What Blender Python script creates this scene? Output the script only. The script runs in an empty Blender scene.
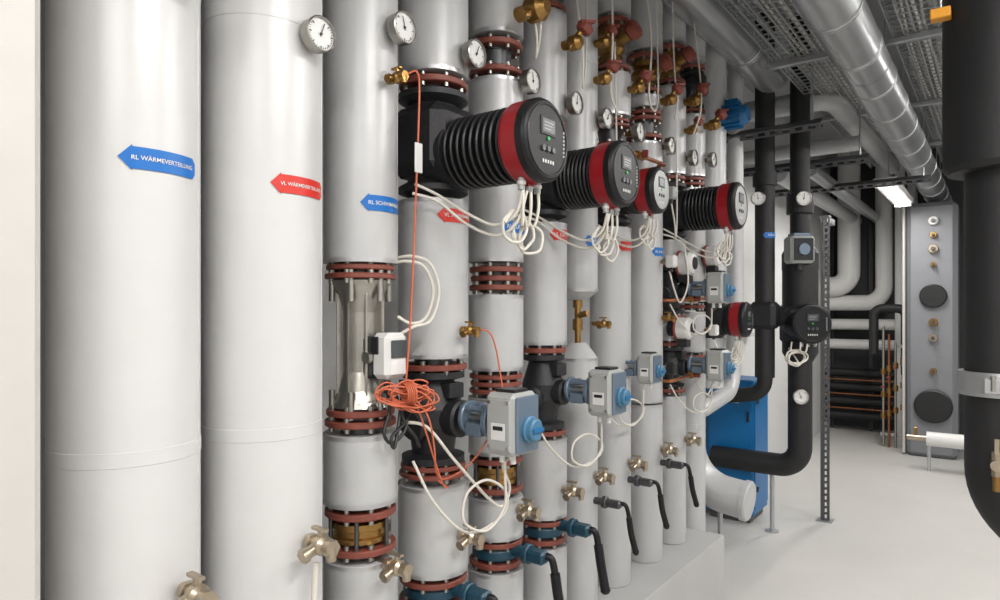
import bpy, bmesh, math, random
from mathutils import Vector, Matrix
random.seed(7)
scene = bpy.context.scene
V = Vector
# ------------------------------------------------------------------ materials
MATS = {}
def mat(name, col, rough=0.5, metal=0.0, var=0.06, nscale=6.0, bump=0.0, bscale=60.0, emit=0.0, spec=0.5, stretch=None, bdist=.004):
    m = bpy.data.materials.new(name); m.use_nodes = True
    nt = m.node_tree; b = nt.nodes['Principled BSDF']
    b.inputs['Roughness'].default_value = rough
    b.inputs['Metallic'].default_value = metal
    b.inputs['Specular IOR Level'].default_value = spec
    tc = nt.nodes.new('ShaderNodeTexCoord')
    src = tc.outputs['Object']
    if stretch:
        mp = nt.nodes.new('ShaderNodeMapping'); mp.inputs['Scale'].default_value = stretch
        nt.links.new(src, mp.inputs[0]); src = mp.outputs[0]
    n = nt.nodes.new('ShaderNodeTexNoise'); n.inputs['Scale'].default_value = nscale
    n.inputs['Detail'].default_value = 6; n.inputs['Roughness'].default_value = .6
    nt.links.new(src, n.inputs['Vector'])
    mx = nt.nodes.new('ShaderNodeMix'); mx.data_type = 'RGBA'
    c0 = [max(0, c*(1-var)) for c in col[:3]]+[1]; c1 = [min(1, c*(1+var)) for c in col[:3]]+[1]
    mx.inputs[6].default_value = c0; mx.inputs[7].default_value = c1
    nt.links.new(n.outputs['Fac'], mx.inputs[0])
    nt.links.new(mx.outputs[2], b.inputs['Base Color'])
    if bump > 0:
        n2 = nt.nodes.new('ShaderNodeTexNoise'); n2.inputs['Scale'].default_value = bscale
        n2.inputs['Detail'].default_value = 3
        nt.links.new(src, n2.inputs['Vector'])
        bp = nt.nodes.new('ShaderNodeBump'); bp.inputs['Strength'].default_value = bump
        bp.inputs['Distance'].default_value = bdist
        nt.links.new(n2.outputs['Fac'], bp.inputs['Height'])
        nt.links.new(bp.outputs[0], b.inputs['Normal'])
    if emit:
        b.inputs['Emission Color'].default_value = (1, .98, .95, 1)
        b.inputs['Emission Strength'].default_value = emit
    MATS[name] = m
mat('jacket', (.47,.472,.475), .36, .12, .12, 5, .35, 14, bdist=.005)
mat('jacket_big', (.58,.578,.575), .36, .08, .10, 3, .3, 9, bdist=.005)
mat('band', (.50,.50,.51), .3, .7, .05)
mat('oxide', (.19,.048,.032), .5, 0, .4, 30, .3, 90)
mat('steel', (.40,.385,.35), .3, .95, .2, 20, .1, 80)
mat('darksteel', (.10,.10,.105), .4, .7, .2, 20)
mat('galv', (.46,.47,.48), .38, .8, .16, 9, .1, 30)
mat('duct', (.52,.53,.54), .30, .8, .12, 3, .12, 6)
mat('brass', (.33,.19,.06), .34, .9, .3, 30)
mat('nickel', (.44,.37,.28), .3, .85, .25, 40)
mat('copper', (.36,.14,.06), .35, .85, .15, 20)
mat('black', (.010,.010,.011), .42, 0, .2, 20, .15, 90)
mat('castblack', (.014,.014,.016), .5, .1, .3, 40, .3, 70)
mat('rubber', (.010,.010,.011), .6, 0, .25, 12, .25, 50)
mat('blackplastic', (.008,.008,.009), .42, 0, .1, spec=.3)
mat('pumpred', (.27,.007,.012), .3, 0, .1)
mat('white', (.66,.655,.64), .4, 0, .04)
mat('cable', (.60,.57,.51), .45, 0, .06, 30)
mat('orange', (.52,.12,.055), .45, 0, .12, 30)
mat('lblue', (.0,.13,.46), .35, 0, .04)
mat('lred', (.58,.03,.02), .35, 0, .04)
mat('teal', (.010,.05,.08), .4, .1, .2, 20)
mat('blue', (.01,.12,.30), .35, .05, .1)
mat('cabblue', (.004,.15,.40), .35, 0, .08, 3)
mat('actblue', (.14,.19,.25), .4, .4, .12, 20)
mat('knob', (.05,.16,.27), .4, 0, .1)
mat('actgrey', (.38,.39,.38), .42, .2, .08)
mat('green', (.02,.4,.08), .4, 0, 0)
mat('screen', (.016,.017,.019), .38, 0, .05, spec=.3)
mat('lens', (.06,.065,.07), .3, 0, .05, spec=.4)
mat('face_print_glint', (.32,.32,.32), .35, 0, .05)  # pale grey for pump face print and the painted reflection disc
mat('valvered', (.20,.04,.025), .5, 0, .3, 20)
mat('wallwhite', (.58,.58,.575), .7, 0, .05, 2, .12, 30)
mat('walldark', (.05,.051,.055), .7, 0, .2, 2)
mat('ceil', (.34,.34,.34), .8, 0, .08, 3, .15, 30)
mat('floorm', (.53,.52,.495), .40, 0, .10, 1.8, .05, 40)
mat('plinthm', (.43,.43,.425), .5, 0, .10, 3, .1, 30)
mat('panel', (.52,.505,.48), .5, .1, .08, 6, .12, 20)
mat('hx', (.19,.195,.21), .5, .1, .08, 4)
mat('yellow', (.75,.32,.02), .4)
mat('tube', (1,1,1), .5, emit=16.0)

# ------------------------------------------------------------------ mesh builder
def frame(d):
    d = V(d).normalized()
    a = V((0,0,1)) if abs(d.z) < .9 else V((1,0,0))
    u = a.cross(d).normalized(); v = d.cross(u).normalized()
    return d, u, v
class B:
    def __init__(s, name):
        s.name=name; s.v=[]; s.f=[]; s.m=[]; s.sm=[]; s.mats=[]
    def mi(s, m):
        if m not in s.mats: s.mats.append(m)
        return s.mats.index(m)
    def add(s, vs, fs, m, smooth=True):
        o=len(s.v); s.v += [tuple(x) for x in vs]; k=s.mi(m)
        for f in fs:
            s.f.append([i+o for i in f]); s.m.append(k); s.sm.append(smooth)
    def rev(s, o, d, prof, m, n=32, caps=True):
        d,u,v = frame(d); o=V(o)
        cs=[(math.cos(2*math.pi*i/n), math.sin(2*math.pi*i/n)) for i in range(n)]
        ring=lambda t,r:[o+d*t+(u*c+v*q)*r for c,q in cs]
        for k in range(len(prof)-1):
            (t0,r0),(t1,r1)=prof[k],prof[k+1]
            mm = m[k] if isinstance(m,(list,tuple)) else m
            vs=ring(t0,r0)+ring(t1,r1)
            s.add(vs,[[i,(i+1)%n,n+(i+1)%n,n+i] for i in range(n)],mm)
        if caps:
            m0 = m[0] if isinstance(m,(list,tuple)) else m
            m1 = m[-1] if isinstance(m,(list,tuple)) else m
            if prof[0][1]>1e-5: s.add(ring(*prof[0]),[list(range(n))[::-1]],m0,False)
            if prof[-1][1]>1e-5: s.add(ring(*prof[-1]),[list(range(n))],m1,False)
    def cyl(s,p0,p1,r,m,r1=None,n=20,caps=True,bev=0):
        p0=V(p0);p1=V(p1);L=(p1-p0).length
        r1=r if r1 is None else r1
        if bev: s.rev(p0,p1-p0,[(0,r-bev),(bev,r),(L-bev,r1),(L,r1-bev)],m,n,caps)
        else: s.rev(p0,p1-p0,[(0,r),(L,r1)],m,n,caps)
    def box(s,c,size,m,axes=None,b=None):
        c=V(c); h=[q/2 for q in size]
        if axes is None: axes=(V((1,0,0)),V((0,1,0)),V((0,0,1)))
        if b is None: b=min(h)*.18
        b=min(b,min(h)*.9)
        vs=[];idx={}
        for sx in (-1,1):
            for sy in (-1,1):
                for sz in (-1,1):
                    sg=(sx,sy,sz)
                    for a in range(3):
                        p=[sg[k]*(h[k] if k==a else h[k]-b) for k in range(3)]
                        idx[(sg,a)]=len(vs); vs.append(c+axes[0]*p[0]+axes[1]*p[1]+axes[2]*p[2])
        fs=[]
        for a in range(3):
            o=[k for k in range(3) if k!=a]
            for sa in (-1,1):
                q=[]
                for (p1,p2) in ((-1,-1),(1,-1),(1,1),(-1,1)):
                    sg=[0,0,0]; sg[a]=sa; sg[o[0]]=p1; sg[o[1]]=p2
                    q.append(idx[(tuple(sg),a)])
                fs.append(q)
        for a in range(3):
            for bb in range(a+1,3):
                cc=3-a-bb
                for sa in (-1,1):
                    for sb in (-1,1):
                        def g(sc,ax):
                            sg=[0,0,0]; sg[a]=sa; sg[bb]=sb; sg[cc]=sc
                            return idx[(tuple(sg),ax)]
                        fs.append([g(-1,a),g(1,a),g(1,bb),g(-1,bb)])
        for sx in (-1,1):
            for sy in (-1,1):
                for sz in (-1,1):
                    fs.append([idx[((sx,sy,sz),a)] for a in range(3)])
        s.add(vs,fs,m,False)
    def tube(s,pts,r,m,n=10,smooth=True,sub=6,closed=False,caps=True):
        pts=[V(p) for p in pts]
        if smooth and len(pts)>2:
            out=[];N=len(pts)
            rng = range(N) if closed else range(N-1)
            for i in rng:
                if closed: p0,p1,p2,p3=pts[i-1],pts[i],pts[(i+1)%N],pts[(i+2)%N]
                else:
                    p1,p2=pts[i],pts[i+1]
                    p0=pts[i-1] if i>0 else p1*2-p2
                    p3=pts[i+2] if i+2<N else p2*2-p1
                for k in range(sub):
                    t=k/sub
                    out.append(.5*((2*p1)+(p2-p0)*t+(2*p0-5*p1+4*p2-p3)*t*t+(3*p1-p0-3*p2+p3)*t**3))
            out.append(pts[0] if closed else pts[-1])
            pts=out
        N=len(pts)
        T=[]
        for i in range(N):
            a=pts[max(i-1,0)];b=pts[min(i+1,N-1)]
            t=(b-a); T.append(t.normalized() if t.length>1e-9 else V((0,0,1)))
        _,u,v=frame(T[0]); vs=[]
        for i in range(N):
            u=(u-T[i]*u.dot(T[i])).normalized(); v=T[i].cross(u)
            for k in range(n):
                a=2*math.pi*k/n; vs.append(pts[i]+(u*math.cos(a)+v*math.sin(a))*r)
        fs=[[i*n+k,i*n+(k+1)%n,(i+1)*n+(k+1)%n,(i+1)*n+k] for i in range(N-1) for k in range(n)]
        s.add(vs,fs,m)
        if caps:
            s.add(vs[:n],[list(range(n))[::-1]],m,False); s.add(vs[-n:],[list(range(n))],m,False)
    def tor(s,c,d,R,r,m,n=32,k=8):
        d,u,v=frame(d);c=V(c)
        s.tube([c+(u*math.cos(2*math.pi*i/n)+v*math.sin(2*math.pi*i/n))*R for i in range(n)],r,m,n=k,smooth=True,sub=1,closed=True,caps=False)
    def build(s):
        xs=[[p[k] for p in s.v] for k in range(3)]
        o=V(((min(xs[0])+max(xs[0]))/2,(min(xs[1])+max(xs[1]))/2,min(xs[2])))
        me=bpy.data.meshes.new(s.name)
        me.from_pydata([tuple(V(p)-o) for p in s.v],[],s.f)
        for m in s.mats: me.materials.append(MATS[m])
        for i,p in enumerate(me.polygons):
            p.material_index=s.m[i]; p.use_smooth=s.sm[i]
        bm=bmesh.new(); bm.from_mesh(me); bmesh.ops.recalc_face_normals(bm,faces=bm.faces); bm.to_mesh(me); bm.free()
        ob=bpy.data.objects.new(s.name,me); ob.location=o
        scene.collection.objects.link(ob); return ob
def fillet(pts,R,n=8):
    pts=[V(p) for p in pts]; out=[pts[0]]
    for i in range(1,len(pts)-1):
        a=(pts[i-1]-pts[i]).normalized(); b=(pts[i+1]-pts[i]).normalized()
        ang=a.angle(b); t=R/math.tan(ang/2)
        t=min(t,(pts[i-1]-pts[i]).length*.95,(pts[i+1]-pts[i]).length*.95); Rr=t*math.tan(ang/2)
        c=pts[i]+(a+b).normalized()*(Rr/math.sin(ang/2))
        p0=pts[i]+a*t; p1=pts[i]+b*t; q0=p0-c; q1=p1-c
        w=q0.angle(q1)
        for k in range(n+1):
            f=k/n; out.append(c+(q0*math.sin((1-f)*w)+q1*math.sin(f*w))/math.sin(w))
    out.append(pts[-1]); return out

# ------------------------------------------------------------------ room shell
def slab(name,x0,x1,y0,y1,z0,z1,m):
    b=B(name); b.box(((x0+x1)/2,(y0+y1)/2,(z0+z1)/2),(x1-x0,y1-y0,z1-z0),m,b=.002); return b.build()
slab('floor',-2.2,1.9,-2.2,11.0,-.1,0,'floorm')
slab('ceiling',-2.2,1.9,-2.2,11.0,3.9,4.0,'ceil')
slab('wall_left',-2.2,-2.0,-2.2,10.8,0,3.9,'wallwhite')
slab('wall_right',1.7,1.9,-2.2,10.8,0,3.9,'wallwhite')
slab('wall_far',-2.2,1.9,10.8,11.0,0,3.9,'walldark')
slab('wall_back',-2.0,1.7,-2.2,-2.0,0,3.9,'wallwhite')
slab('concrete_plinth',-1.975,-1.275,-1.95,3.86,0,.4,'plinthm')
b=B('sheet_metal_panel')
b.box((-1.65,-.77,2.15),(.7,2.42,3.5),'panel',b=.012)
for z in [0.5+.22*i for i in range(15)]:
    for y in (.33,-.02):
        b.rev((-1.302,y,z),(1,0,0),[(0,.004),(.004,.003)],'steel',8)
b.build()

# ------------------------------------------------------------------ pipes
def flange(b,x,y,z,r,th=.018,m='oxide',bolts=8):
    b.rev((x,y,z-th/2),(0,0,1),[(0,r-.003),(.003,r),(th-.003,r),(th,r-.003)],m,40)
    for i in range(bolts):
        a=2*math.pi*(i+.5)/bolts; q=(x+math.cos(a)*(r-.016),y+math.sin(a)*(r-.016))
        b.cyl((q[0],q[1],z-th/2-.013),(q[0],q[1],z+th/2+.013),.009,'steel',n=6)
def run(name,x,y,r,segs,big=False):
    b=B(name); jm='jacket_big' if big else 'jacket'
    n=72 if big else 48
    for sg in segs:
        k,z0,z1=sg[:3]; L=z1-z0; o=(x,y,z0)
        if k=='ins':
            b.rev(o,(0,0,1),[(0,r*.6),(0,r-.004),(.004,r),(L-.004,r),(L,r-.004),(L,r*.6)],jm,n)
            for zz in (z0,z1-.012):
                if .42<zz<3.8: b.rev((x,y,zz),(0,0,1),[(0,r+.0008),(.012,r+.0008)],'band',n,False)
            a=math.radians(52 if not big else 48); b.box((x+math.cos(a)*r,y+math.sin(a)*r,(z0+z1)/2),(.003,.018,L-.01),jm,
                (V((math.cos(a),math.sin(a),0)),V((-math.sin(a),math.cos(a),0)),V((0,0,1))),b=.001)
            # circumferential overlap of jacket sheets
            zz=z0+.99
            while zz<z1-.3:
                b.rev((x,y,zz),(0,0,1),[(0,r),(.001,r+.0012),(.03,r+.0012),(.031,r)],jm,n,False); zz+=1.0
        elif k=='fl':
            nfl=max(1,round(L/.03)); 
            for i in range(nfl):
                flange(b,x,y,z0+L*(i+.5)/nfl,r*(.97 if i%2==0 else .93),min(.02,L/nfl*.62))
            b.cyl((x,y,z0),(x,y,z1),r*.6,'darksteel')
        elif k=='neck':
            b.cyl((x,y,z0),(x,y,z1),r*.55,'darksteel')
        elif k=='brass':
            b.rev(o,(0,0,1),[(0,r*.55),(L*.1,r*.78),(L*.3,r*.8),(L*.35,r*.72),(L*.6,r*.72),(L*.65,r*.8),(L*.9,r*.8),(L,r*.55)],'brass',40)
            for i in range(6):
                a=2*math.pi*i/6+.2; q=(x+math.cos(a)*r*.86,y+math.sin(a)*r*.86)
                b.cyl((q[0],q[1],z0-.02),(q[0],q[1],z1+.02),.006,'darksteel',n=8)
        elif k=='flow':
            b.rev(o,(0,0,1),[(0,r*.80),(L*.05,r*.72),(L*.13,r*.62),(L*.28,r*.50),(L*.75,r*.5),(L*.88,r*.62),(L*.95,r*.74),(L,r*.85)],'steel',40)
            for i in range(8):
                a=2*math.pi*i/8+.3; ax=(V((math.cos(a),math.sin(a),0)),V((-math.sin(a),math.cos(a),0)),V((0,0,1)))
                b.box((x+math.cos(a)*r*.52,y+math.sin(a)*r*.52,z0+L/2),(.03,.006,L*.8),'steel',ax)
            for i in range(6):
                a=2*math.pi*i/6; q=(x+math.cos(a)*r*.78,y+math.sin(a)*r*.78)
                b.cyl((q[0],q[1],z1-.06),(q[0],q[1],z1+.03),.010,'steel',n=6)
                b.cyl((q[0],q[1],z0-.03),(q[0],q[1],z0+.05),.010,'steel',n=6)
        elif k=='valve':
            b.rev(o,(0,0,1),[(0,r*.9),(L*.07,r*.9),(L*.1,r*.6),(L*.25,r*.66),(L*.4,r*.85),(L*.6,r*.88),(L*.78,r*.7),(L*.9,r*.6),(L*.93,r*.9),(L,r*.9)],'castblack',32)
            b.cyl((x,y,z0+L/2),(x+r*1.15,y,z0+L/2),r*.52,'castblack',bev=.008)
            b.cyl((x,y,z0+L/2),(x,y-r*.95,z0+L/2-.02),r*.5,'castblack',bev=.01)
            b.box((x+r*.7,y,z0+L*.8),(.05,.07,.05),'castblack')
        elif k=='teal':
            b.rev(o,(0,0,1),[(0,r*.8),(L*.2,r*.86),(L*.8,r*.86),(L,r*.8)],'teal',36)
        elif k=='pump':
            b.rev(o,(0,0,1),[(0,r*.7),(.012,r*1.0),(.03,r*1.0),(.05,r*.72),(L*.35,r*.95),(L*.65,r*.95),(L-.05,r*.72),(L-.03,r*1.0),(L-.012,r*1.0),(L,r*.7)],'castblack',36)
            b.box((x+.01,y,z0+L/2),(r*2.0,r*2.0,L*.66),'castblack',b=.035)
        elif k=='taperup':
            b.rev(o,(0,0,1),[(0,r),(L,r*.45)],jm,40)
        elif k=='taperdn':
            b.rev(o,(0,0,1),[(0,r*.45),(L,r)],jm,40)
        elif k=='stem':
            b.cyl(o,(x,y,z1),r*.16,'brass'); b.cyl((x,y,z0+L*.3),(x,y,z0+L*.55),r*.26,'brass',n=6)
            b.cyl((x,y,z0+L*.62),(x+.05,y,z0+L*.68),.014,'brass'); b.cyl((x,y,z0+L*.8),(x,y,z0+L*.97),r*.24,'brass',n=6)
        elif k=='bronze':
            b.cyl(o,(x,y,z1),r*.45,'darksteel')
            b.rev((x,y,z0),(0,0,1),[(0,r*.62),(L*.2,r*.62),(L*.25,r*.45),(L*.4,r*.7),(L*.6,r*.7),(L*.75,r*.45),(L*.8,r*.62),(L,r*.62)],'brass',24)
            b.cyl((x,y,z0+L/2),(x+r*1.1,y-.01,z0+L*.75),r*.3,'brass'); b.rev((x+r*1.0,y-.01,z0+L*.72),(1,0,.45),[(0,r*.3),(.01,r*.46),(.05,r*.46),(.06,r*.3)],'valvered',12)
    return b.build()
PX=-1.5
P={1:(.664,.145),2:(.994,.145),3:(1.319,.106),4:(1.632,.115),5:(1.975,.102),6:(2.294,.098),7:(2.575,.088),8:(2.885,.098),9:(3.265,.096),10:(3.60,.092),11:(3.93,.085),12:(4.28,.095)}
run('insulated_main_pipe',PX,P[1][0],.145,[('ins',.4,3.9)],True)
run('insulated_main_pipe',PX,P[2][0],.145,[('ins',.4,3.9)],True)
run('insulated_riser_pipe',PX,P[3][0],P[3][1],[('ins',1.835,3.9),('fl',1.785,1.835),('flow',1.42,1.785),('fl',1.36,1.42),('ins',1.143,1.345),('neck',1.12,1.15),('fl',1.10,1.135),('brass',1.03,1.10),('fl',1.0,1.03),('ins',.4,.985),('neck',.98,1.0),('neck',1.34,1.36)])
run('insulated_riser_pipe',PX,P[4][0],P[4][1],[('ins',2.46,3.9),('fl',2.415,2.455),('pump',2.07,2.415),('ins',1.545,2.055),('neck',1.53,1.55),('fl',1.50,1.53),('valve',1.205,1.5),('fl',1.155,1.205),('ins',.85,1.135),('neck',1.13,1.16),('fl',.81,.84),('neck',.83,.86),('teal',.77,.81),('fl',.735,.77),('ins',.4,.72),('neck',.71,.74)])
run('insulated_riser_pipe',PX,P[5][0],P[5][1],[('ins',2.70,3.9),('fl',2.65,2.69),('neck',2.59,2.66),('fl',2.555,2.59),('ins',1.875,2.54),('fl',1.765,1.865),('ins',1.48,1.755),('fl',1.39,1.47),('ins',1.175,1.38),('fl',1.135,1.165),('brass',1.06,1.135),('fl',1.03,1.06),('ins',.87,1.015),('neck',1.0,1.03),('fl',.835,.865),('teal',.79,.835),('fl',.76,.79),('ins',.4,.75)])
run('insulated_riser_pipe',PX,P[6][0],P[6][1],[('ins',2.48,2.9),('fl',2.9,2.94),('bronze',2.93,3.1),('fl',3.1,3.13),('ins',3.14,3.9),('fl',2.42,2.47),('pump',2.07,2.42),('ins',1.56,2.05),('neck',2.04,2.08),('fl',1.52,1.555),('valve',1.22,1.52),('fl',1.19,1.22),('ins',.865,1.18),('fl',.83,.86),('teal',.785,.83),('fl',.755,.785),('ins',.4,.745)])
run('insulated_riser_pipe',PX,P[7][0],P[7][1],[('ins',1.78,3.9),('taperdn',1.745,1.78),('stem',1.55,1.75),('taperup',1.49,1.555),('ins',.4,1.49)])
run('insulated_riser_pipe',PX,P[8][0],P[8][1],[('ins',2.62,2.82),('fl',2.83,2.87),('bronze',2.87,3.05),('fl',3.05,3.09),('ins',3.1,3.9),('fl',2.56,2.61),('neck',2.5,2.57),('fl',2.46,2.5),('pump',2.10,2.46),('ins',.4,2.09)])
run('insulated_riser_pipe',PX,P[9][0],P[9][1],[('fl',3.0,3.04),('bronze',2.86,3.0),('fl',2.82,2.86),('ins',3.05,3.9),('ins',2.75,2.81),('fl',2.68,2.74),('neck',2.6,2.68),('fl',2.58,2.62),('ins',1.22,2.57),('ins',.4,1.21)])
run('insulated_riser_pipe',PX,P[10][0],P[10][1],[('ins',3.2,3.9),('fl',3.15,3.19),('bronze',3.0,3.15),('fl',2.96,3.0),('ins',2.46,2.95),('fl',2.42,2.46),('pump',2.10,2.42),('ins',1.98,2.09),('fl',1.94,1.97),('valve',1.68,1.94),('fl',1.64,1.68),('ins',1.53,1.63),('fl',1.49,1.53),('valve',1.27,1.49),('fl',1.23,1.27),('ins',.4,1.22)])
run('insulated_riser_pipe',PX,P[11][0],P[11][1],[('ins',3.2,3.9),('fl',3.14,3.18),('valve',2.92,3.13),('fl',2.88,2.91),('ins',2.5,2.87),('fl',2.44,2.5),('ins',1.75,2.43),('fl',1.7,1.74),('ins',1.45,1.69),('fl',1.40,1.44),('ins',0,1.39)])

# ------------------------------------------------------------------ labels
def textmesh(txt):
    c=bpy.data.curves.new('t','FONT'); c.body=txt; c.size=1; c.align_x='CENTER'; c.align_y='CENTER'; c.resolution_u=3; c.offset=.012
    o=bpy.data.objects.new('t',c); scene.collection.objects.link(o)
    bpy.context.view_layer.update()
    me=bpy.data.meshes.new_from_object(o.evaluated_get(bpy.context.evaluated_depsgraph_get()))
    vs=[v.co.copy() for v in me.vertices]; fs=[list(p.vertices) for p in me.polygons]
    bpy.data.objects.remove(o); bpy.data.meshes.remove(me); return vs,fs
def label(y,r,col,txt,z=2.0,x=PX,ac=10,half=37,h=.058):
    b=B('pipe_label'); R=r+.0025; N=24
    a0=math.radians(ac-half); a1=math.radians(ac+half); L=R*(a1-a0)
    def hh(f):
        if f<.15: return .5*h*f/.15
        if f<.94: return .42*h
        return h*(.42-.2*(f-.94)/.06)
    fr=[0,.05,.1,.149,.151]+[.151+.789*i/N for i in range(1,N)]+[.94,1]
    vs=[]
    for f in fr:
        a=a0+(a1-a0)*f; q=hh(f)
        for sg in (-1,1): vs.append((x+math.cos(a)*R,y+math.sin(a)*R,z+sg*q))
    b.add(vs,[[2*i,2*i+2,2*i+3,2*i+1] for i in range(len(fr)-1)],col,True)
    tv,tf=textmesh(txt); w=max(v.x for v in tv)-min(v.x for v in tv); sc=min(L*.78/w,h*.42); R2=R+.0012
    vs=[]
    for v in tv:
        a=(a0+a1)/2+.03*(a1-a0)+v.x*sc/R
        vs.append((x+math.cos(a)*R2,y+math.sin(a)*R2,z+v.y*sc))
    b.add(vs,tf,'white',True); b.build()
LT=['RL WÄRMEVERTEILUNG','VL WÄRMEVERTEILUNG','RL SCHWIMMBAD','VL SCHWIMMBAD','RL LÜFTUNG','VL LÜFTUNG','RL HEIZUNG','VL HEIZUNG','RL RADIATOR','VL RADIATOR']
for i in range(1,11):
    y,r=P[i]
    label(y,r,'lblue' if i%2 else 'lred',LT[i-1], z=2.0, h=.052, half=33 if i<3 else 42,ac={1:3,2:6}.get(i,0))

# ------------------------------------------------------------------ gauges
def gauge(pos,d=(1,0,0),R=.05,back=.06,col='white'):
    b=B('dial_thermometer'); d,u,v=frame(d); pos=V(pos)
    b.rev(pos-d*.03,d,[(0,R*.8),(.004,R*.96),(.024,R*.96),(.026,R),(.034,R),(.036,R*.93),(.031,R*.9)],'steel',36,False)
    b.rev(pos-d*.03,d,[(0,R*.8),(.0001,0)],'steel',36,False)
    b.rev(pos-d*.002,d,[(0,R*.93),(.0001,0)],col,36,False)
    up=V((0,0,1)); up=(up-d*up.dot(d)).normalized(); sd=up.cross(d)
    for i in range(25):
        a=math.radians(-225+270*i/24); dr=sd*math.cos(a)+up*math.sin(a); tg=d.cross(dr)
        l=R*(.16 if i%4==0 else .08)
        b.box(pos+dr*(R*.82-l/2),(l,R*.025 if i%4 else R*.045,.0012),'black',(dr,tg,d),b=.0001)
    a=math.radians(random.uniform(60,130)); dr=sd*math.cos(a)+up*math.sin(a)
    b.box(pos+dr*R*.25+d*.001,(R*.85,R*.05,.0012),'black',(dr,d.cross(dr),d),b=.0001)
    b.rev(pos,d,[(0,R*.09),(.003,R*.07)],'black',12)
    b.cyl(pos-d*(back+.03),pos-d*.03,.011,'brass',n=14)
    b.cyl(pos-d*(back*.7+.03),pos-d*(back*.35+.03),.016,'brass',n=6)
    b.build()
gauge((-1.322,P[1][0]+.03,2.395),R=.045,back=.02)
gauge((-1.318,P[2][0]+.04,2.37),R=.043,back=.02)
for i,z in ((3,2.50),(4,2.52),(5,2.53),(6,2.53),(7,2.535),(8,2.54),(9,2.55),(10,2.55),(11,2.6)):
    y,r=P[i]; gauge((PX+r+.045,y+.03,z),R=.046,back=.045)

# ------------------------------------------------------------------ pumps
def pump(o,d,R=.125,L0=.10,L=.45,ring='pumpred',glint=False,name='circulation_pump'):
    b=B(name); d,u,v=frame(d); o=V(o)
    up=V((0,0,1)); sd=up.cross(d).normalized()
    b.rev(o,d,[(.02,R*.9),(L0,R*.92),(L0+.01,R*.7),(L0+.03,R*.7)],'castblack',40)
    s0=L0+.025; s1=L-.105
    b.rev(o,d,[(s0-.02,R*.78),(s1+.02,R*.78)],'black',36)
    nf=9
    for i in range(nf):
        t=s0+(s1-s0)*i/(nf-1)
        b.rev(o,d,[(t-.006,R*.78),(t-.005,R*.93),(t-.002,R*.96),(t+.002,R*.96),(t+.005,R*.93),(t+.006,R*.78)],'black',40,False)
    b.rev(o,d,[(s1+.006,R*.85),(s1+.010,R*.99),(s1+.02,R*1.02),(L-.03,R*1.03)],ring,48)
    b.rev(o,d,[(L-.034,R*1.035),(L-.012,R*1.03),(L-.004,R*.985),(L,R*.93)],'blackplastic',48)
    if glint:
        b.rev(o+d*.0008,d,[(L,R*.9),(L+.001,0)],'face_print_glint',40,False)  # pale disc: bright reflection on the pump face, put into the colour
    f=o+d*(L+.0012)
    ax=(sd,up,d)
    b.rev(f,d,[(0,R*.90),(.002,R*.88),(.002,R*.86),(0,R*.84)],'screen',48,False)
    b.box(f+up*R*.32,(R*.66,R*.46,.004),'screen',ax,b=.002)
    b.box(f+up*R*.32+d*.002,(R*.54,R*.34,.002),'lens',ax,b=.001)
    for k in range(3): b.box(f+up*R*(.40-.08*k)-sd*R*.03*k+d*.0034,(R*(.4-.06*k),R*.02,.0006),'face_print_glint',ax,b=.0001)
    b.rev(f+up*(R*.02),d,[(0,R*.05),(.003,R*.045)],'green',14)
    for k in (-1,0,1):
        b.rev(f-up*R*.24+sd*R*.22*k,d,[(0,R*.08),(.004,R*.07)],'lens',14)
    for k in range(5):
        b.box(f-up*R*.55+sd*R*(.11*(k-2)),(R*.05,R*.09,.002),'white',ax,b=.0005)
    # vertical row of lettering-like marks beside the rim
    for k in range(7):
        b.box(f+up*R*(.10*(k-3))+sd*R*.72,(R*.07,R*.05,.0015),'face_print_glint',ax,b=.0003)
    for k in (-1,0,1,):
        g=o+d*(L-.065)+sd*R*.35*k-up*R*.93
        b.cyl(g,g-up*.035,.011,'actgrey',n=10); b.cyl(g-up*.01,g-up*.02,.014,'pumpred' if k==0 else 'white',n=6)
    return b.build()
pump((PX,P[4][0],2.195),(1,0,0),.118,.12,.45)
pump((PX,P[6][0],2.215),(1,0,0),.121,.11,.375)
pump((PX,P[8][0],2.25),(1,0,0),.104,.10,.26,glint=True)
pump((PX,P[10][0],2.255),(1,0,0),.122,.11,.40,glint=True)
pump((PX,P[12][0],1.64),(1,0,0),.108,.10,.24)

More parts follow.
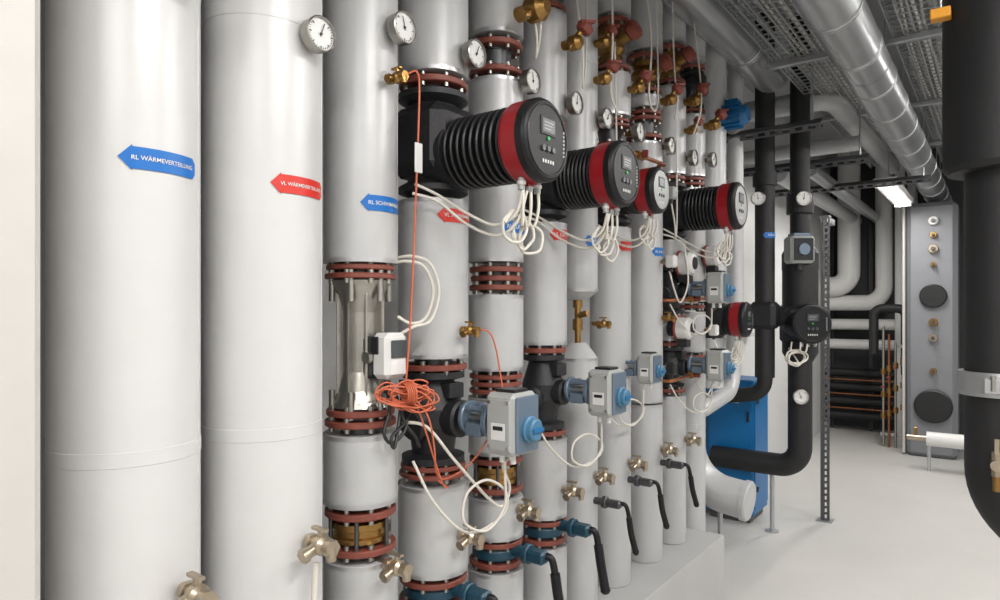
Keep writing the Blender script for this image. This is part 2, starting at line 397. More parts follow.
# ------------------------------------------------------------------ actuators
def actuator(x0,y,z,s=1.0,name='valve_actuator',xl=None):
    b=B(name); 
    b.cyl((x0,y,z),(x0+.13*s,y,z),.018*s,'steel')
    b.cyl((x0+.012*s,y,z),(x0+.03*s,y,z),.052*s,'actblue',bev=.004,n=28)
    b.cyl((x0+.105*s,y,z),(x0+.125*s,y,z),.058*s,'actblue',bev=.004,n=28)
    for a in (45,135,225,315):
        a=math.radians(a); q=V((0,math.cos(a)*.038*s,math.sin(a)*.045*s))
        b.cyl(V((x0+.01*s,y,z))+q,V((x0+.13*s,y,z))+q,.0085*s,'actblue',n=12)
        b.cyl(V((x0+.035*s,y,z))+q,V((x0+.05*s,y,z))+q,.014*s,'actblue',n=6)
    b.box((x0+.07*s,y-.03*s,z-.03*s),(.06*s,.035*s,.04*s),'actblue')
    c=V((x0+.185*s,y,z))
    b.box(c,(.11*s,.13*s,.185*s),'actgrey',b=.014*s)
    b.box(c+V((.056*s,0,0)),(.012*s,.112*s,.165*s),'actblue',b=.004*s)
    b.box(c+V((-.0,-.0655*s,.0)),(.082*s,.006*s,.15*s),'actgrey',b=.002*s)
    for k in (-1,1):
        for j in (-1,1):
            b.rev(c+V((.033*k*s,-.068*s,.066*j*s)),(0,-1,0),[(0,.006*s),(.003*s,.005*s)],'steel',10)
    b.box(c+V((.0,-.0695*s,-.02*s)),(.05*s,.002*s,.05*s),'white',b=.0005)
    b.box(c+V((.0,-.0705*s,-.01*s)),(.036*s,.002*s,.012*s),'screen',b=.0005)
    b.rev(c+V((.06*s,0,-.015*s)),(1,0,0),[(0,.040*s),(.012*s,.040*s),(.016*s,.035*s),(.03*s,.033*s),(.034*s,.028*s),(.034*s,.0)],'knob',28,False)
    b.box(c+V((.096*s,0,-.015*s)),(.01*s,.052*s,.012*s),'blue')
    for k in (-1,1): b.cyl(c+V((.02*s*k,-.02*s,-.09*s)),c+V((.02*s*k,-.02*s,-.12*s)),.009*s,'white',n=10)
    b.box(c+V((0,0,.096*s)),(.07*s,.07*s,.012*s),'black')
    b.build()
actuator(PX+.135,P[4][0],1.362,1.0)
actuator(PX+.115,P[6][0],1.385,.95)
actuator(PX+.06,P[8][0],1.43,.75)
actuator(PX+.11,P[10][0],1.82,.9)
actuator(PX+.11,P[10][0],1.40,.9)
b=B('flow_meter_transmitter')
b.box((-1.452,1.335,1.565),(.05,.09,.12),'black',b=.008); b.cyl((-1.49,1.319,1.58),(-1.44,1.33,1.58),.03,'darksteel')
b.box((-1.395,1.335,1.57),(.07,.085,.13),'white',b=.014)
b.box((-1.357,1.335,1.59),(.006,.06,.05),'lens',b=.002)
b.box((-1.41,1.291,1.6),(.03,.006,.05),'screen',b=.002)
b.rev((-1.43,1.287,1.565),(0,-1,0),[(0,.018),(.012,.016)],'steel',16)
b.cyl((-1.39,1.32,1.50),(-1.39,1.32,1.465),.010,'black'); b.cyl((-1.37,1.36,1.50),(-1.37,1.36,1.465),.010,'black'); b.build()

# small devices crowding the far risers
def small_pump(y,z,x=-1.43,r=.065):
    b=B('small_circulator'); 
    b.cyl((x-.02,y,z),(x+.03,y,z),r*.7,'castblack'); b.rev((x+.02,y,z),(1,0,0),[(0,r*.85),(.01,r),(.07,r),(.085,r*.85),(.09,r*.6)],'white',28)
    b.rev((x+.108,y,z),(1,0,0),[(0,r*.55),(.008,r*.5)],'screen',24); b.tor((x+.03,y,z),(1,0,0),r*1.02,.008,'valvered',28,8)
    b.box((x+.06,y,z-r-.02),(.06,.06,.04),'black'); b.build()
small_pump(P[10][0]-.06,1.955,-1.44,.065); small_pump(P[10][0]-.12,1.60,-1.43,.06); small_pump(P[11][0],2.02,-1.43,.06)
def sensor(y,z,x,m='white'):
    b=B('pressure_sensor'); b.cyl((x-.05,y,z),(x+.01,y,z),.01,'brass',n=12); b.cyl((x,y,z),(x+.02,y,z),.017,'nickel',n=6)
    b.box((x+.045,y,z),(.05,.05,.065),m,b=.008); b.cyl((x+.045,y,z-.03),(x+.045,y,z-.055),.008,'black',n=10); b.build()
for i,z,m in ((7,2.33,'white'),(9,2.30,'actgrey'),(9,1.95,'white'),(11,1.86,'actgrey'),(11,1.58,'white'),(9,1.40,'black')):
    sensor(P[i][0],z,PX+P[i][1]+.01,m)
b=B('copper_bypass_line')
for (ya,yb,z) in ((P[7][0],P[9][0],2.42),(P[9][0],P[11][0],1.75),(P[9][0],P[11][0],1.33)):
    b.tube(fillet([(PX+.08,ya+.03,z),(PX+.135,ya+.03,z),(PX+.135,yb-.03,z+.02),(PX+.06,yb-.03,z+.02)],.03,5),.0095,'copper',n=10,smooth=False)
    b.cyl((PX+.135,(ya+yb)/2-.03,z+.01),(PX+.135,(ya+yb)/2+.03,z+.01),.02,'brass',n=8); b.box((PX+.165,(ya+yb)/2,z+.015),(.03,.012,.035),'valvered')
b.build()

# ------------------------------------------------------------------ butterfly valve levers
def lever(y,r,z,m='teal',s=1.0,t=1.0):
    b=B('butterfly_valve_handle')
    x=PX+r*.6
    b.cyl((x,y,z),(x+.10,y,z),.022*t,m,bev=.004); b.cyl((x+.07,y,z),(x+.095,y,z),.036*t,m,bev=.004,n=28)
    b.box((x+.125,y,z),(.07,.05*t,.045*t),m,b=.008)
    b.box((x+.115,y+.035*t,z-.01),(.05,.03*t,.03),'darksteel')
    p=[(x+.14,y+.0,z+.005),(x+.175,y+.01,z+.0),(x+.19,y+.012,z-.05),(x+.20,y+.014,z-.12),(x+.215,y+.018,z-.21*s)]
    b.tube(p,.013*t,'blackplastic',n=12); b.tube([p[2],p[3],p[4]],.018*t,'blackplastic',n=12)
    b.rev(p[4],(.06,.01,-.25),[(0,.018*t),(.015,.02*t),(.025,.012*t)],'blackplastic',14)
    b.build()
lever(P[4][0],P[4][1],.80); lever(P[5][0],P[5][1],.825); lever(P[6][0],P[6][1],.835)
for i,z in ((7,.87),(8,.90),(9,.91)): lever(P[i][0],P[i][1],z,'darksteel',.85,.72)

# ------------------------------------------------------------------ drain valves
def drain(x,y,z,s=1.0,name='drain_valve',m='nickel'):
    b=B(name)
    b.cyl((x-.04*s,y,z),(x+.02*s,y,z),.013*s,m); b.cyl((x-.005,y,z),(x+.012*s,y,z),.021*s,m,n=6)
    b.rev((x+.02*s,y,z),(1,0,0),[(0,.013*s),(.012*s,.024*s),(.03*s,.024*s),(.042*s,.014*s),(.062*s,.014*s)],m,20)
    b.cyl((x+.062*s,y,z),(x+.085*s,y,z),.021*s,m,n=6)
    b.cyl((x+.04*s,y,z),(x+.04*s,y-.0,z+.036*s),.009*s,m); b.box((x+.035*s,y,z+.038*s),(.05*s,.014*s,.008*s),m)
    b.cyl((x+.035*s,y,z),(x+.035*s,y-.038*s,z-.012*s),.014*s,m); b.cyl((x+.035*s,y-.038*s,z-.012*s),(x+.035*s,y-.052*s,z-.016*s),.018*s,m,n=6)
    b.cyl((x+.075*s,y,z),(x+.078*s,y,z-.03*s),.012*s,m)
    b.build()
drain(-1.345,P[1][0]+.05,1.12,1.0); drain(-1.345,P[2][0]+.03,1.135,1.0)
for i in range(3,11): drain(PX+P[i][1]+.008,P[i][0],.98,.95)
for i,z in ((3,2.355),(4,1.635),(7,1.64),(9,1.66)): drain(PX+P[i][1]+.008,P[i][0]+.01,z,.7,'sensor_pocket','brass')
b=B('drain_hose'); b.tube([(-1.30,1.005,1.10),(-1.302,1.0,1.0),(-1.305,1.0,.8),(-1.305,1.0,.42)],.0075,'cable'); b.build()

# ------------------------------------------------------------------ balancing valves near the top
def topvalve(y,r,z,s=.75):
    b=B('balancing_valve'); x=PX+r
    b.cyl((x-.04,y,z),(x+.06*s,y,z),.022*s,'brass'); b.rev((x+.02*s,y,z),(1,0,.0),[(0,.02*s),(.02*s,.036*s),(.06*s,.036*s),(.08*s,.02*s)],'brass',20)
    b.cyl((x+.05*s,y,z),(x+.09*s,y+.02*s,z+.06*s),.016*s,'brass')
    b.rev((x+.085*s,y+.02*s,z+.05*s),(.05,.02,.06),[(0,.03*s),(.01*s,.04*s),(.04*s,.04*s),(.048*s,.03*s)],'valvered',14)
    b.box(V((x+.11*s,y+.03*s,z+.095*s)),(.09*s,.03*s,.014*s),'valvered',(V((.3,.9,.2)).normalized(),V((.9,-.3,0)).normalized(),V((0,-.2,1)).normalized()))
    b.cyl((x+.055*s,y,z),(x+.06*s,y-.05*s,z-.03*s),.013*s,'brass'); b.cyl((x+.06*s,y-.05*s,z-.03*s),(x+.06*s,y-.07*s,z-.04*s),.018*s,'brass',n=6)
    b.build()
for i,z,s in ((5,2.77,1.25),(6,2.76,.85),(7,2.70,.75),(7,2.86,.7),(8,2.74,.75),(9,2.78,.8),(10,2.86,.9),(10,2.70,.7),(11,2.8,.9)): topvalve(P[i][0]-.0,P[i][1],z,s)
b=B('electric_motor')
o=V((-1.44,4.28,2.93))
b.rev(o,(1,0,0),[(0,.05),(.02,.068),(.14,.068),(.16,.06),(.18,.045)],'blue',24)
for i in range(14):
    a=2*math.pi*i/14; b.box(o+V((.08,math.cos(a)*.072,math.sin(a)*.072)),(.11,.006,.02),'blue',(V((1,0,0)),V((0,-math.sin(a),math.cos(a))),V((0,math.cos(a),math.sin(a)))))
b.box(o+V((.08,0,.085)),(.08,.07,.04),'blue'); b.cyl(o,o-V((.12,0,0)),.04,'castblack'); b.build()

# ------------------------------------------------------------------ cables
def cab(name,lst,r=.0055,m='cable'):
    b=B(name)
    for p in lst: b.tube(p,r,m,n=8)
    b.build()
def loop(c,R,Rz,turns=1.0,start=90,jit=.006,ax=(.6,-.8)):
    c=V(c); out=[]; n=int(10*turns)
    for i in range(n+1):
        a=math.radians(start+360*turns*i/n)
        h=math.cos(a)*R
        out.append(c+V((h*.35+random.uniform(-jit,jit)*.4+.004*i/10,h*.93+random.uniform(-jit,jit),math.sin(a)*Rz+random.uniform(-jit,jit))))
    return out
Y4=P[4][0]; Y6=P[6][0]; Y8=P[8][0]; Y10=P[10][0]
for (Y,xf,zc,sc) in ((Y4,-1.11,2.05,1.0),(Y6,-1.185,2.065,.95),(Y8,-1.28,2.12,.7),(Y10,-1.16,2.11,.9),(P[12][0],-1.31,1.50,.8)):
    L=[]
    for k in (-1,0,1):
        st=V((xf,Y+.04*k,zc)); 
        L.append([st,st+V((0,.0,-.05*sc)),st+V((-.01,-.01*k,-.10*sc))]+loop(st+V((-.03,.0,-.12*sc-.015*k)),.04*sc,.045*sc,1.3,90+30*k))
    st=V((xf,Y-.04,zc))
    L.append([st,st+V((-.02,-.01,-.07)),st+V((-.08,-.03,-.10)),st+V((-.17,-.05,-.06)),st+V((-.26,-.08,-.0)),st+V((-.30,-.14,.03))])
    L.append([st+V((0,.02,0)),st+V((-.02,0,-.09)),st+V((-.08,-.02,-.13)),st+V((-.18,-.04,-.09)),st+V((-.255,-.09,-.02)),st+V((-.30,-.15,.0))])
    cab('pump_cables',L,.0048)
b=B('coiled_cable')
b.tube([(-1.45,1.40,1.84),(-1.41,1.42,1.845),(-1.38,1.46,1.83),(-1.37,1.49,1.76),(-1.38,1.47,1.68),(-1.39,1.42,1.66),(-1.42,1.39,1.68)],.005,'cable')
b.tube([(-1.45,1.41,1.855),(-1.40,1.43,1.86),(-1.37,1.475,1.84),(-1.36,1.505,1.76),(-1.37,1.48,1.67),(-1.385,1.42,1.65),(-1.41,1.38,1.62),(-1.39,1.36,1.58)],.005,'cable')
b.build()
for (Y,x,z,s) in ((Y4,-1.19,1.245,1.0),(Y6,-1.22,1.27,.8),(Y8,-1.32,1.33,.8),(Y10,-1.25,1.29,.7),(Y10,-1.25,1.71,.7)):
    st=V((x,Y-.02,z))
    cab('actuator_cable',[[st,st+V((0,0,-.05*s)),st+V((-.01,.01,-.14*s)),st+V((-.03,-.05,-.20*s)),st+V((-.05,-.13,-.16*s)),st+V((-.05,-.12,-.08*s)),st+V((-.03,-.05,-.05*s)),st+V((-.01,.02,-.10*s)),st+V((-.02,.01,-.17*s)),st+V((-.06,-.10,-.20*s)),st+V((-.10,-.20,-.10*s)),st+V((-.13,-.26,.03*s))]],.0042)
b=B('orange_sensor_cable')
b.tube([(-1.335,1.345,2.365),(-1.325,1.375,2.375),(-1.33,1.388,2.3),(-1.335,1.378,2.0),(-1.34,1.365,1.7),(-1.34,1.345,1.50)],.003,'orange',n=8)
c=V((-1.335,1.345,1.468))
for k in range(10):
    tl=random.uniform(-.45,.15); pts=[]; sh=V((random.uniform(-.01,.01),random.uniform(-.02,.02),random.uniform(-.015,.01)))
    wr=random.uniform(.06,.098)
    for i in range(12):
        a=2*math.pi*i/12; h=math.cos(a)*wr*random.uniform(.92,1.05); q=math.sin(a)*random.uniform(.014,.036)
        pts.append(c+sh+V((.35*h+random.uniform(-.008,.008),.93*h,q+h*tl-.008*(k%3))))
    b.tube(pts,.0026,'orange',n=7,closed=True,caps=False)
for k in range(5): b.tor(c+V((.003*k,-.012+.004*k,0)),(.3,.95,.1),.026+.0015*k,.0027,'orange',16,6)
b.tube([c,(-1.31,1.40,1.40),(-1.31,1.43,1.30),(-1.33,1.46,1.22),(-1.34,1.52,1.19),(-1.30,1.60,1.24),(-1.27,1.70,1.38),(-1.29,1.72,1.5),(-1.31,1.70,1.62),(-1.34,1.655,1.64)],.0028,'orange',n=8)
b.tube([c,(-1.33,1.38,1.42),(-1.33,1.41,1.36),(-1.31,1.46,1.2),(-1.32,1.50,1.17),(-1.34,1.48,1.19)],.0028,'orange',n=8)
b.build()
cab('black_control_cable',[[(-1.39,1.32,1.47),(-1.37,1.31,1.42),(-1.36,1.28,1.36),(-1.35,1.30,1.33),(-1.34,1.34,1.36),(-1.36,1.37,1.40)],[(-1.37,1.36,1.47),(-1.36,1.34,1.40),(-1.34,1.30,1.32),(-1.34,1.29,1.35),(-1.35,1.35,1.38),(-1.36,1.39,1.42)],[(-1.38,1.34,1.47),(-1.35,1.35,1.38),(-1.34,1.38,1.34),(-1.36,1.42,1.30)]],.005,'black')
cab('white_control_cable',[[(-1.37,1.36,1.38),(-1.33,1.42,1.36),(-1.30,1.50,1.26),(-1.28,1.58,1.17),(-1.28,1.66,1.10),(-1.28,1.72,1.07),(-1.28,1.76,1.12),(-1.28,1.72,1.2),(-1.22,1.68,1.24)]],.0048)
b=B('cable_tag'); b.box((-1.33,1.385,2.135),(.006,.03,.085),'white',b=.002); b.build()
cab('riser_cable',[[(-1.43,1.99,3.4),(-1.38,1.98,2.95),(-1.33,1.99,2.7),(-1.36,2.03,2.62),(-1.32,2.0,2.75),(-1.37,1.96,3.0),(-1.44,1.96,3.4)],[(-1.36,2.6,3.4),(-1.33,2.58,2.9),(-1.35,2.6,2.65),(-1.33,2.64,2.55)],[(-1.36,3.3,3.4),(-1.34,3.28,2.95),(-1.33,3.3,2.8),(-1.36,3.34,2.7)],[(-1.36,2.32,3.4),(-1.35,2.3,3.0),(-1.33,2.32,2.75),(-1.35,2.36,2.6),(-1.37,2.42,2.75),(-1.38,2.45,3.2)],[(-1.37,3.6,3.4),(-1.33,3.62,3.0),(-1.31,3.58,2.8),(-1.34,3.55,2.66)],
 [(-1.36,2.9,3.4),(-1.31,2.93,3.0),(-1.33,2.95,2.72),(-1.33,3.02,2.66),(-1.35,3.1,2.8),(-1.37,3.12,3.3)]],.0045)
cab('sensor_cable',[[(-1.35,P[9][0],2.25),(-1.34,P[9][0]+.02,2.15),(-1.35,P[9][0]+.06,2.08),(-1.36,P[9][0]+.1,2.2),(-1.37,P[9][0]+.12,2.6)],[(-1.36,P[7][0],2.28),(-1.34,P[7][0]+.02,2.2),(-1.35,P[7][0]+.07,2.18),(-1.36,P[7][0]+.1,2.4),(-1.38,P[7][0]+.12,2.9)],
 [(-1.36,P[9][0],1.9),(-1.34,P[9][0]+.02,1.8),(-1.34,P[9][0]+.10,1.74),(-1.33,P[9][0]+.18,1.85),(-1.36,P[9][0]+.2,2.05)],[(-1.36,P[11][0],1.53),(-1.32,P[11][0]-.02,1.42),(-1.32,P[11][0]-.12,1.30),(-1.33,P[11][0]-.2,1.22),(-1.34,P[11][0]-.34,1.30)]],.0045,'cable')

# ------------------------------------------------------------------ section past the plinth
b=B('insulated_elbow_pipe')
b.rev((-1.5,4.28,1.76),(0,0,1),[(0,.095),(2.14,.095)],'jacket',40)
b.rev((-1.5,4.28,1.52),(0,0,1),[(0,.07),(.02,.09),(.1,.1),(.14,.1),(.22,.09),(.24,.07)],'castblack',32)
b.rev((-1.5,4.28,1.2),(0,0,1),[(0,.08),(.32,.08)],'jacket',32)
b.tube(fillet([(-1.66,4.28,1.25),(-1.66,4.28,.55),(-1.26,4.28,.50)],.30,14),.118,'jacket',n=40,smooth=False)
b.rev((-1.29,4.28,.503),(1,0,-.1),[(0,.128),(.03,.128),(.04,.118),(.04,0)],'jacket',40)
b.cyl((-1.44,4.28,0),(-1.44,4.28,.42),.016,'galv')
b.build()
b=B('insulated_branch_pipe')
b.tube(fillet([(-1.6,3.98,1.04),(-1.5,4.05,1.07),(-1.5,4.7,1.14),(-1.5,4.78,1.6),(-1.5,4.78,3.9)],.18,10),.055,'jacket',n=28,smooth=False)
b.build()
b=B('insulated_branch_pipe'); b.rev((-1.84,4.65,0),(0,0,1),[(0,.11),(3.9,.11)],'jacket',44); 
for z in (1.0,2.0,3.0): b.rev((-1.84,4.65,z),(0,0,1),[(0,.112),(.02,.112)],'band',44,False)
b.build()
b=B('wall_mounted_distribution_box'); b.box((-1.93,6.3,2.2),(.12,.9,1.5),'white',b=.01); b.box((-1.866,6.3,2.2),(.01,.84,1.44),'white',b=.004)
b.build()

# black insulated risers
b=B('black_insulated_riser')
b.tube([(-1.40,5.15,3.9),(-1.40,5.15,1.2)],.07,'rubber',n=32,smooth=False)
b.tube([(-1.40,5.15,2.62),(-1.40,5.15,2.72)],.085,'rubber',n=32,smooth=False)
b.tube(fillet([(-1.40,5.15,1.25),(-1.40,5.15,1.08),(-1.75,5.15,1.03)],.12,8),.055,'rubber',n=32,smooth=False)
b.box((-1.40,5.15,1.66),(.19,.19,.2),'castblack',b=.03)
b.build()
label(5.15,.07,'lblue','KÄLTE',z=2.25,x=-1.40,ac=-35,half=50,h=.05)
gauge((-1.42,5.05,2.52),(.45,-.9,0),R=.05,back=.02)
b=B('black_insulated_riser')
X,Y=-1.2,5.35
b.tube([(X,Y,3.9),(X,Y,2.2)],.07,'rubber',n=32,smooth=False)
b.tube([(X,Y,2.05),(X,Y,1.38)],.125,'rubber',n=36,smooth=False)
b.tube(fillet([(X,Y,1.4),(X,Y,.52),(-1.86,Y,.52)],.15,12),.085,'rubber',n=36,smooth=False)
b.rev((X,Y,2.0),(0,0,1),[(0,.128),(.12,.128),(.22,.07)],'rubber',36)
b.rev((X,Y,1.30),(0,0,1),[(0,.08),(.08,.125)],'rubber',36)
b.tube([(X,Y,2.42),(X,Y,2.56)],.095,'rubber',n=32,smooth=False)
b.box((X,Y,1.6),(.25,.25,.32),'castblack',b=.04)
b.cyl((X-.20,Y,0),(X-.20,Y,.45),.016,'galv'); b.cyl((X-.20,Y,0),(X-.20,Y,.01),.05,'galv')
b.build()
gauge((X+.05,Y-.10,2.52),(.45,-.9,0),R=.055,back=.03)
gauge((X+.03,Y-.10,1.06),(.45,-.9,0),R=.055,back=.02)
pump((X-.04,Y,1.6),(.62,-.78,0),.14,.12,.28,ring='blackplastic')
b=B('valve_actuator'); 
ax=(V((.78,.62,0)),V((.62,-.78,0)),V((0,0,1)))
c=V((X+.02,Y-.12,2.14)); b.box(c,(.18,.14,.20),'actgrey',ax,b=.02); b.box(c+V((.62,-.78,0))*.072,(.14,.012,.16),'screen',ax)
b.rev(c+V((.62,-.78,0))*.078,(.62,-.78,0),[(0,.045),(.012,.04),(.012,0)],'actblue',24,False); b.cyl(c+V((0,0,-.09)),c+V((0,0,-.15)),.03,'castblack')
b.box(c+V((0,0,.11)),(.12,.1,.02),'actblue',ax); b.build()
cab('pump_cables',[[(X+.10,Y-.22,1.47),(X+.09,Y-.24,1.40)]+loop((X+.04,Y-.24,1.36),.12,.045,1.5,90)+[(X-.04,Y-.16,1.42)],
  [(X+.06,Y-.25,1.47),(X+.06,Y-.26,1.41)]+loop((X+.03,Y-.25,1.35),.10,.05,1.5,60),[(X+.0,Y-.25,1.47),(X+.0,Y-.26,1.41)]+loop((X+.02,Y-.25,1.36),.11,.055,1.5,60)],.006)

b=B('blue_control_cabinet')
b.box((-1.75,5.62,.60),(.38,.40,1.08),'cabblue',b=.01)
b.box((-1.745,5.416,.61),(.34,.012,1.0),'cabblue',b=.004)
b.box((-1.557,5.62,.61),(.012,.36,1.0),'cabblue',b=.004)
b.box((-1.60,5.405,.85),(.015,.02,.08),'black'); b.box((-1.72,5.408,.98),(.10,.006,.05),'white'); b.box((-1.75,5.62,.035),(.32,.36,.07),'darksteel')
for z in (.25,.95): b.cyl((-1.546,5.48,z),(-1.54,5.48,z+.04),.01,'darksteel')
b.build()

def strut(name,p0,p1,w=.041,pitch=.05,face=(1,0,0),m='galv'):
    b=B(name); p0=V(p0);p1=V(p1); d=(p1-p0).normalized(); L=(p1-p0).length
    f=V(face).normalized(); s=d.cross(f).normalized(); ax=(f,s,d); mid=(p0+p1)/2
    for k in (-1,1):
        b.box(mid+s*k*w/2,(w,.003,L),m,ax,b=.0005)
        b.box(mid+f*w/2+s*k*(w/2-.006),(.003,.012,L),m,ax,b=.0005)
    n=int(L/pitch)
    for i in range(n+1):
        b.box(p0+d*min(L-.01,.01+i*pitch)+f*w/2,(.003,w-.01,pitch*.42),m,ax,b=.0005)
    return b
b=strut('perforated_strut_post',(-1.13,5.88,0.006),(-1.13,5.88,2.45),w=.05,pitch=.05,face=(.55,-.83,0),m='darksteel'); b.box((-1.13,5.88,.004),(.12,.12,.008),'galv'); b.box((-1.13,5.88,2.45),(.08,.08,.02),'galv')
b.box((-1.13,6.0,2.43),(.05,.3,.05),'galv'); b.build()
for (y,z,x1) in ((4.75,2.92,-.93),(5.75,2.86,-.80),(7.2,2.9,-.5)):
    b=strut('ceiling_support_strut',(-2.0,y,z),(x1,y,z),w=.05,face=(0,-.7,-.7),pitch=.08,m='darksteel')
    b.cyl((x1-.06,y,z),(x1-.06,y,3.9),.007,'galv'); b.build()

# ------------------------------------------------------------------ ceiling services
def ductrun(name,x,z,r,y0,y1,joint=1.0,m='duct',hang=True):
    b=B(name); b.rev((x,y0,z),(0,1,0),[(0,r),(y1-y0,r)],m,40)
    y=y0+.3
    while y<y1:
        b.rev((x,y,z),(0,1,0),[(0,r),(.003,r+.006),(.02,r+.006),(.023,r),(.03,r),(.033,r+.004),(.04,r)],'galv',40,False)
        y+=joint
    y=y0+.8
    while hang and y<y1:
        b.rev((x,y,z),(0,1,0),[(0,r+.003),(.03,r+.003)],'galv',40,False)
        b.cyl((x,y+.015,z+r),(x,y+.015,3.9),.006,'galv',n=8); y+=1.8
    a=math.radians(-115); b.box((x+math.cos(a)*r,(y0+y1)/2,z+math.sin(a)*r),(.004,y1-y0,.02),m,(V((math.cos(a),0,math.sin(a))),V((0,1,0)),V((-math.sin(a),0,math.cos(a)))),b=.001)
    b.build()
ductrun('ventilation_duct',-.62,3.11,.125,-1.9,10.7,.62)
ductrun('ventilation_duct',-1.34,3.42,.13,-1.9,5.1,1.2)
ductrun('ventilation_duct',-1.62,3.62,.10,-1.9,5.0,1.2)
ductrun('ventilation_duct',-.22,3.62,.10,-1.9,10.0,1.2)
def tray(name,x0,x1,z,y0,y1,h=.06,ncab=8):
    b=B(name); w=.0035
    y=y0
    while y<=y1:
        b.box(((x0+x1)/2,y,z),(x1-x0,w*2,w*2),'galv',b=.0002)
        for x in (x0,x1): b.box((x,y,z+h/2),(w*2,w*2,h),'galv',b=.0002)
        y+=.08
    n=int((x1-x0)/.05)
    for i in range(n+1):
        b.box((x0+(x1-x0)*i/n,(y0+y1)/2,z-.005),(w*2,y1-y0,w*2),'galv',b=.0002)
    for x in (x0,x1):
        for q in (.5,1): b.box((x,(y0+y1)/2,z+h*q),(w*2.4,y1-y0,w*2.4),'galv',b=.0002)
    y=y0+.4
    while y<y1:
        b.box(((x0+x1)/2,y,z-.03),(x1-x0+.1,.04,.03),'galv',b=.002)
        for x in (x0-.04,x1+.04): b.cyl((x,y,z-.04),(x,y,3.9),.005,'galv',n=8)
        y+=1.5
    for i in range(ncab):
        xx=x0+.03+(x1-x0-.06)*(i+.5)/ncab; r=random.uniform(.006,.013)
        pts=[(xx+random.uniform(-.015,.015),y0+(y1-y0)*k/14,z+.004+r+random.uniform(0,.015)) for k in range(15)]
        b.tube(pts,r,random.choice(['cable','cable','actgrey','actgrey','white']),n=7,sub=3)
    b.build()
tray('wire_cable_tray',-1.16,-.84,3.30,-1.9,8.5,ncab=9)
tray('wire_cable_tray',-.50,-.16,3.30,-1.9,9.5,ncab=9)
b=B('insulated_ceiling_pipe')
b.tube(fillet([(-2.0,5.45,3.28),(-1.0,5.45,3.28),(-.95,8.5,3.28)],.15,8),.08,'jacket',n=28,smooth=False); b.build()
b=B('insulated_ceiling_pipe')
b.tube([(-2.0,6.05,3.05),(-.9,6.05,3.05)],.06,'jacket',n=28,smooth=False); b.build()
b=B('insulated_ceiling_pipe')
b.tube([(-1.62,6.4,2.95),(-1.62,10.5,2.95)],.08,'jacket',n=28,smooth=False); b.tube([(-1.35,6.4,2.95),(-1.35,10.5,2.95)],.06,'duct',n=28,smooth=False); b.build()
b=B('cable_clamp'); b.box((-.165,2.77,2.725),(.06,.05,.035),'yellow'); b.cyl((-.165,2.77,2.71),(-.165,2.77,3.26),.005,'galv'); b.build()

# ------------------------------------------------------------------ far end of the room
b=B('white_insulated_pipe')
b.tube(fillet([(-1.66,10.2,3.9),(-1.66,10.2,2.02),(-2.0,10.2,2.02)],.2,10),.14,'white',n=36,smooth=False); b.build()
b=B('white_insulated_pipe')
b.tube(fillet([(-1.25,10.3,3.9),(-1.25,10.3,1.8),(-2.0,10.3,1.8)],.22,10),.105,'white',n=36,smooth=False); b.build()
b=B('white_insulated_pipe')
b.cyl((-1.06,10.25,0),(-1.06,10.25,3.9),.06,'white'); b.cyl((-.92,10.25,0),(-.92,10.25,3.9),.06,'jacket'); b.build()
for z,r,m in ((1.50,.075,'white'),(1.22,.07,'white'),(.82,.06,'rubber'),(.62,.06,'rubber'),(.42,.06,'rubber'),(.22,.06,'rubber')):
    b=B('wall_distribution_pipe'); b.tube([(-2.0,10.45,z),(-.9,10.45,z)],r,m,n=24,smooth=False)
    if m=='rubber' and z>.4: b.tube([(-2.0,10.37,z-.09),(-.9,10.37,z-.09)],.010,'copper',n=10,smooth=False)
    b.build()
for x in (-1.95,-1.45):
    b=strut('pipe_rack_upright',(x,10.62,0),(x,10.62,3.9),w=.04,face=(0,-1,0),m='darksteel'); b.build()
b=B('black_insulated_loop')
b.tube(fillet([(-1.28,9.6,1.15),(-1.28,9.6,1.72),(-.93,9.6,1.72),(-.93,9.6,.9)],.1,8),.055,'rubber',n=20,smooth=False); b.build()
b=B('copper_pipe_station')
for i,x in enumerate((-1.16,-1.10,-1.03,-.95)):
    b.cyl((x,9.5,.0),(x,9.5,1.5-.1*i),.014,'copper' if i%2 else 'steel',n=12)
    for z in (.35,.62,.9): b.cyl((x,9.5,z+.04*i),(x,9.5,z+.07+.04*i),.03,'brass',n=8); 
    b.box((x,9.44,.75+.12*i),(.04,.08,.02),'valvered')
b.box((-1.05,9.55,1.25),(.3,.03,.04),'galv'); b.box((-1.05,9.55,.15),(.3,.03,.04),'galv'); b.build()

b=B('heat_exchanger_cabinet')
b.box((-.63,9.30,1.47),(.50,.42,2.94),'hx',b=.05)
b.box((-.905,9.30,1.47),(.03,.40,2.9),'panel',b=.01)
for z,r,m in ((1.86,.135,'black'),(.60,.19,'black'),(2.72,.05,'white'),(2.56,.035,'brass'),(2.40,.05,'nickel'),(2.22,.03,'brass'),(1.56,.045,'brass'),(1.38,.045,'nickel'),(1.0,.035,'brass')):
    b.rev((-.61,9.09,z),(0,-1,0),[(0,r),(.05,r),(.06,r*.9),(.06,0)],m,32,False)
    if r<.06: b.rev((-.61,9.03,z),(0,-1,0),[(0,r*.5),(.05,r*.4),(.05,0)],'darksteel',16,False)
b.build()
b=B('white_fire_pipe'); b.tube([(-.62,8.35,.34),(1.7,8.35,.34)],.075,'white',n=28,smooth=False); b.tube([(-.80,8.35,.34),(-.62,8.35,.34)],.03,'nickel',n=16,smooth=False)
b.box((-.72,8.35,.40),(.03,.03,.1),'brass'); b.cyl((-.60,8.35,0),(-.60,8.35,.32),.018,'galv'); b.cyl((.3,8.35,0),(.3,8.35,.28),.018,'galv'); b.build()

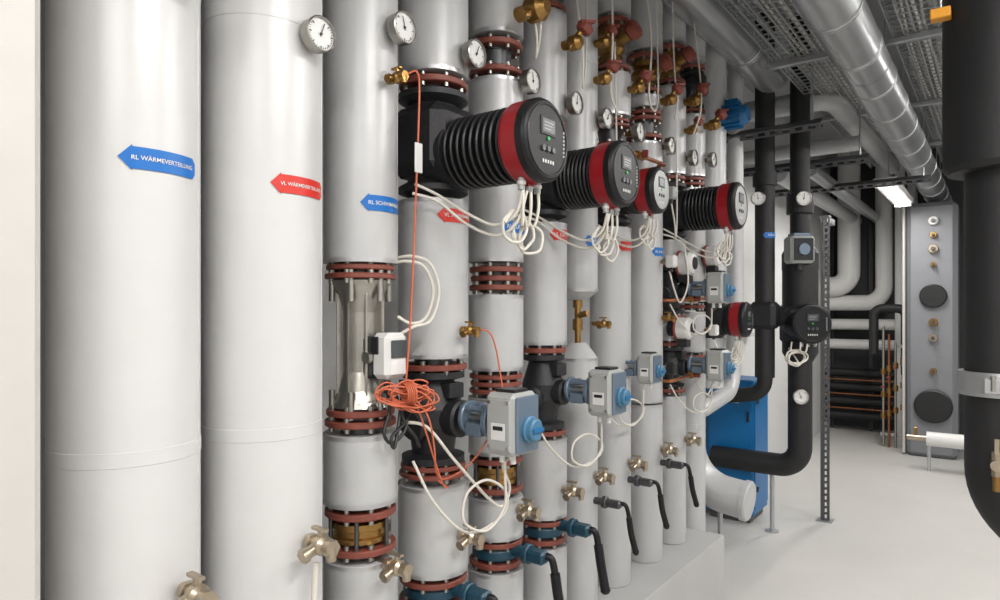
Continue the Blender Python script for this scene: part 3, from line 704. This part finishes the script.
# ------------------------------------------------------------------ foreground black pipe on the right
b=B('black_insulated_main_pipe')
X,Y=.012,2.9
b.tube(fillet([(X,Y,2.3),(X,Y,.93),(X+1.69,Y,.93)],.22,14),.115,'rubber',n=44,smooth=False)
b.rev((X,Y,2.18),(0,0,1),[(0,.12),(.0,.165),(.02,.18),(1.72,.18)],'rubber',44)
b.rev((X,Y,2.98),(0,0,1),[(0,.181),(.03,.184),(.06,.181)],'black',44,False)
b.rev((X,Y,1.405),(0,0,1),[(0,.118),(0,.134),(.012,.138),(.07,.138),(.082,.134),(.082,.118)],'galv',44,False)
b.rev((X,Y,1.405),(0,0,1),[(0,.134),(.082,.134)],'galv',44,False)
b.box((X-.03,Y-.14,1.445),(.05,.03,.05),'galv'); b.cyl((X-.03,Y-.15,1.43),(X-.03,Y-.15,1.48),.009,'steel',n=8)
b.cyl((X-.02,Y-.10,1.19),(X-.02,Y-.19,1.19),.018,'nickel'); b.cyl((X-.02,Y-.15,1.15),(X-.02,Y-.15,1.23),.017,'nickel',n=6); b.box((X-.02,Y-.17,1.25),(.014,.014,.05),'nickel'); b.cyl((X-.02,Y-.15,1.10),(X-.02,Y-.15,1.15),.012,'brass')
b.build()

# ------------------------------------------------------------------ luminaires: one seen in the corridor, the rest unseen and added
def lum(x,y,z,L=1.25,power=60,w=.16):
    b=B('seen_and_added_fixture'); b.box((x,y,z+.04),(w,L,.06),'white',b=.01)
    for k in (-1,1): b.cyl((x+.035*k,y-L/2+.04,z),(x+.035*k,y+L/2-.04,z),.013,'tube',n=12)
    for e in (-1,1):
        b.box((x,y+e*(L/2-.02),z),(w*.8,.03,.045),'white')
        b.cyl((x,y+e*L*.3,z+.07),(x,y+e*L*.3,3.9),.005,'galv',n=8)
    b.build()
    li=bpy.data.lights.new('lamp','AREA'); li.shape='RECTANGLE'; li.size=w; li.size_y=L; li.energy=power; li.color=(1,.975,.945)
    o=bpy.data.objects.new('fixture_and_fill_light',li); o.location=(x,y,z-.02); scene.collection.objects.link(o)
lum(.55,-.9,3.2,power=36); lum(.55,.9,3.2,power=58); lum(.75,2.9,3.2,power=56); lum(.6,4.9,3.2,power=42); lum(.5,6.9,3.2,power=38)  # unseen aisle fixtures, added to brighten the pipes and room
lum(-.87,7.95,2.88,power=34,L=1.5,w=.2); lum(-.35,-1.25,3.2,power=22)  # corridor fixture is seen; the one behind the camera is added for brightness

w=bpy.data.worlds.new('World'); scene.world=w; w.use_nodes=True
w.node_tree.nodes['Background'].inputs[0].default_value=(.8,.85,.9,1); w.node_tree.nodes['Background'].inputs[1].default_value=.3

# ------------------------------------------------------------------ camera
cd=bpy.data.cameras.new('camera'); cd.lens=24.0; cd.sensor_width=36; cd.shift_y=.010; cd.clip_start=.02
co=bpy.data.objects.new('camera',cd); co.location=(0,0,1.7); co.rotation_euler=(math.radians(90),0,math.atan2(.6,.8))
scene.collection.objects.link(co); scene.camera=co
scene.view_settings.view_transform='Standard'
scene.view_settings.exposure=0.0
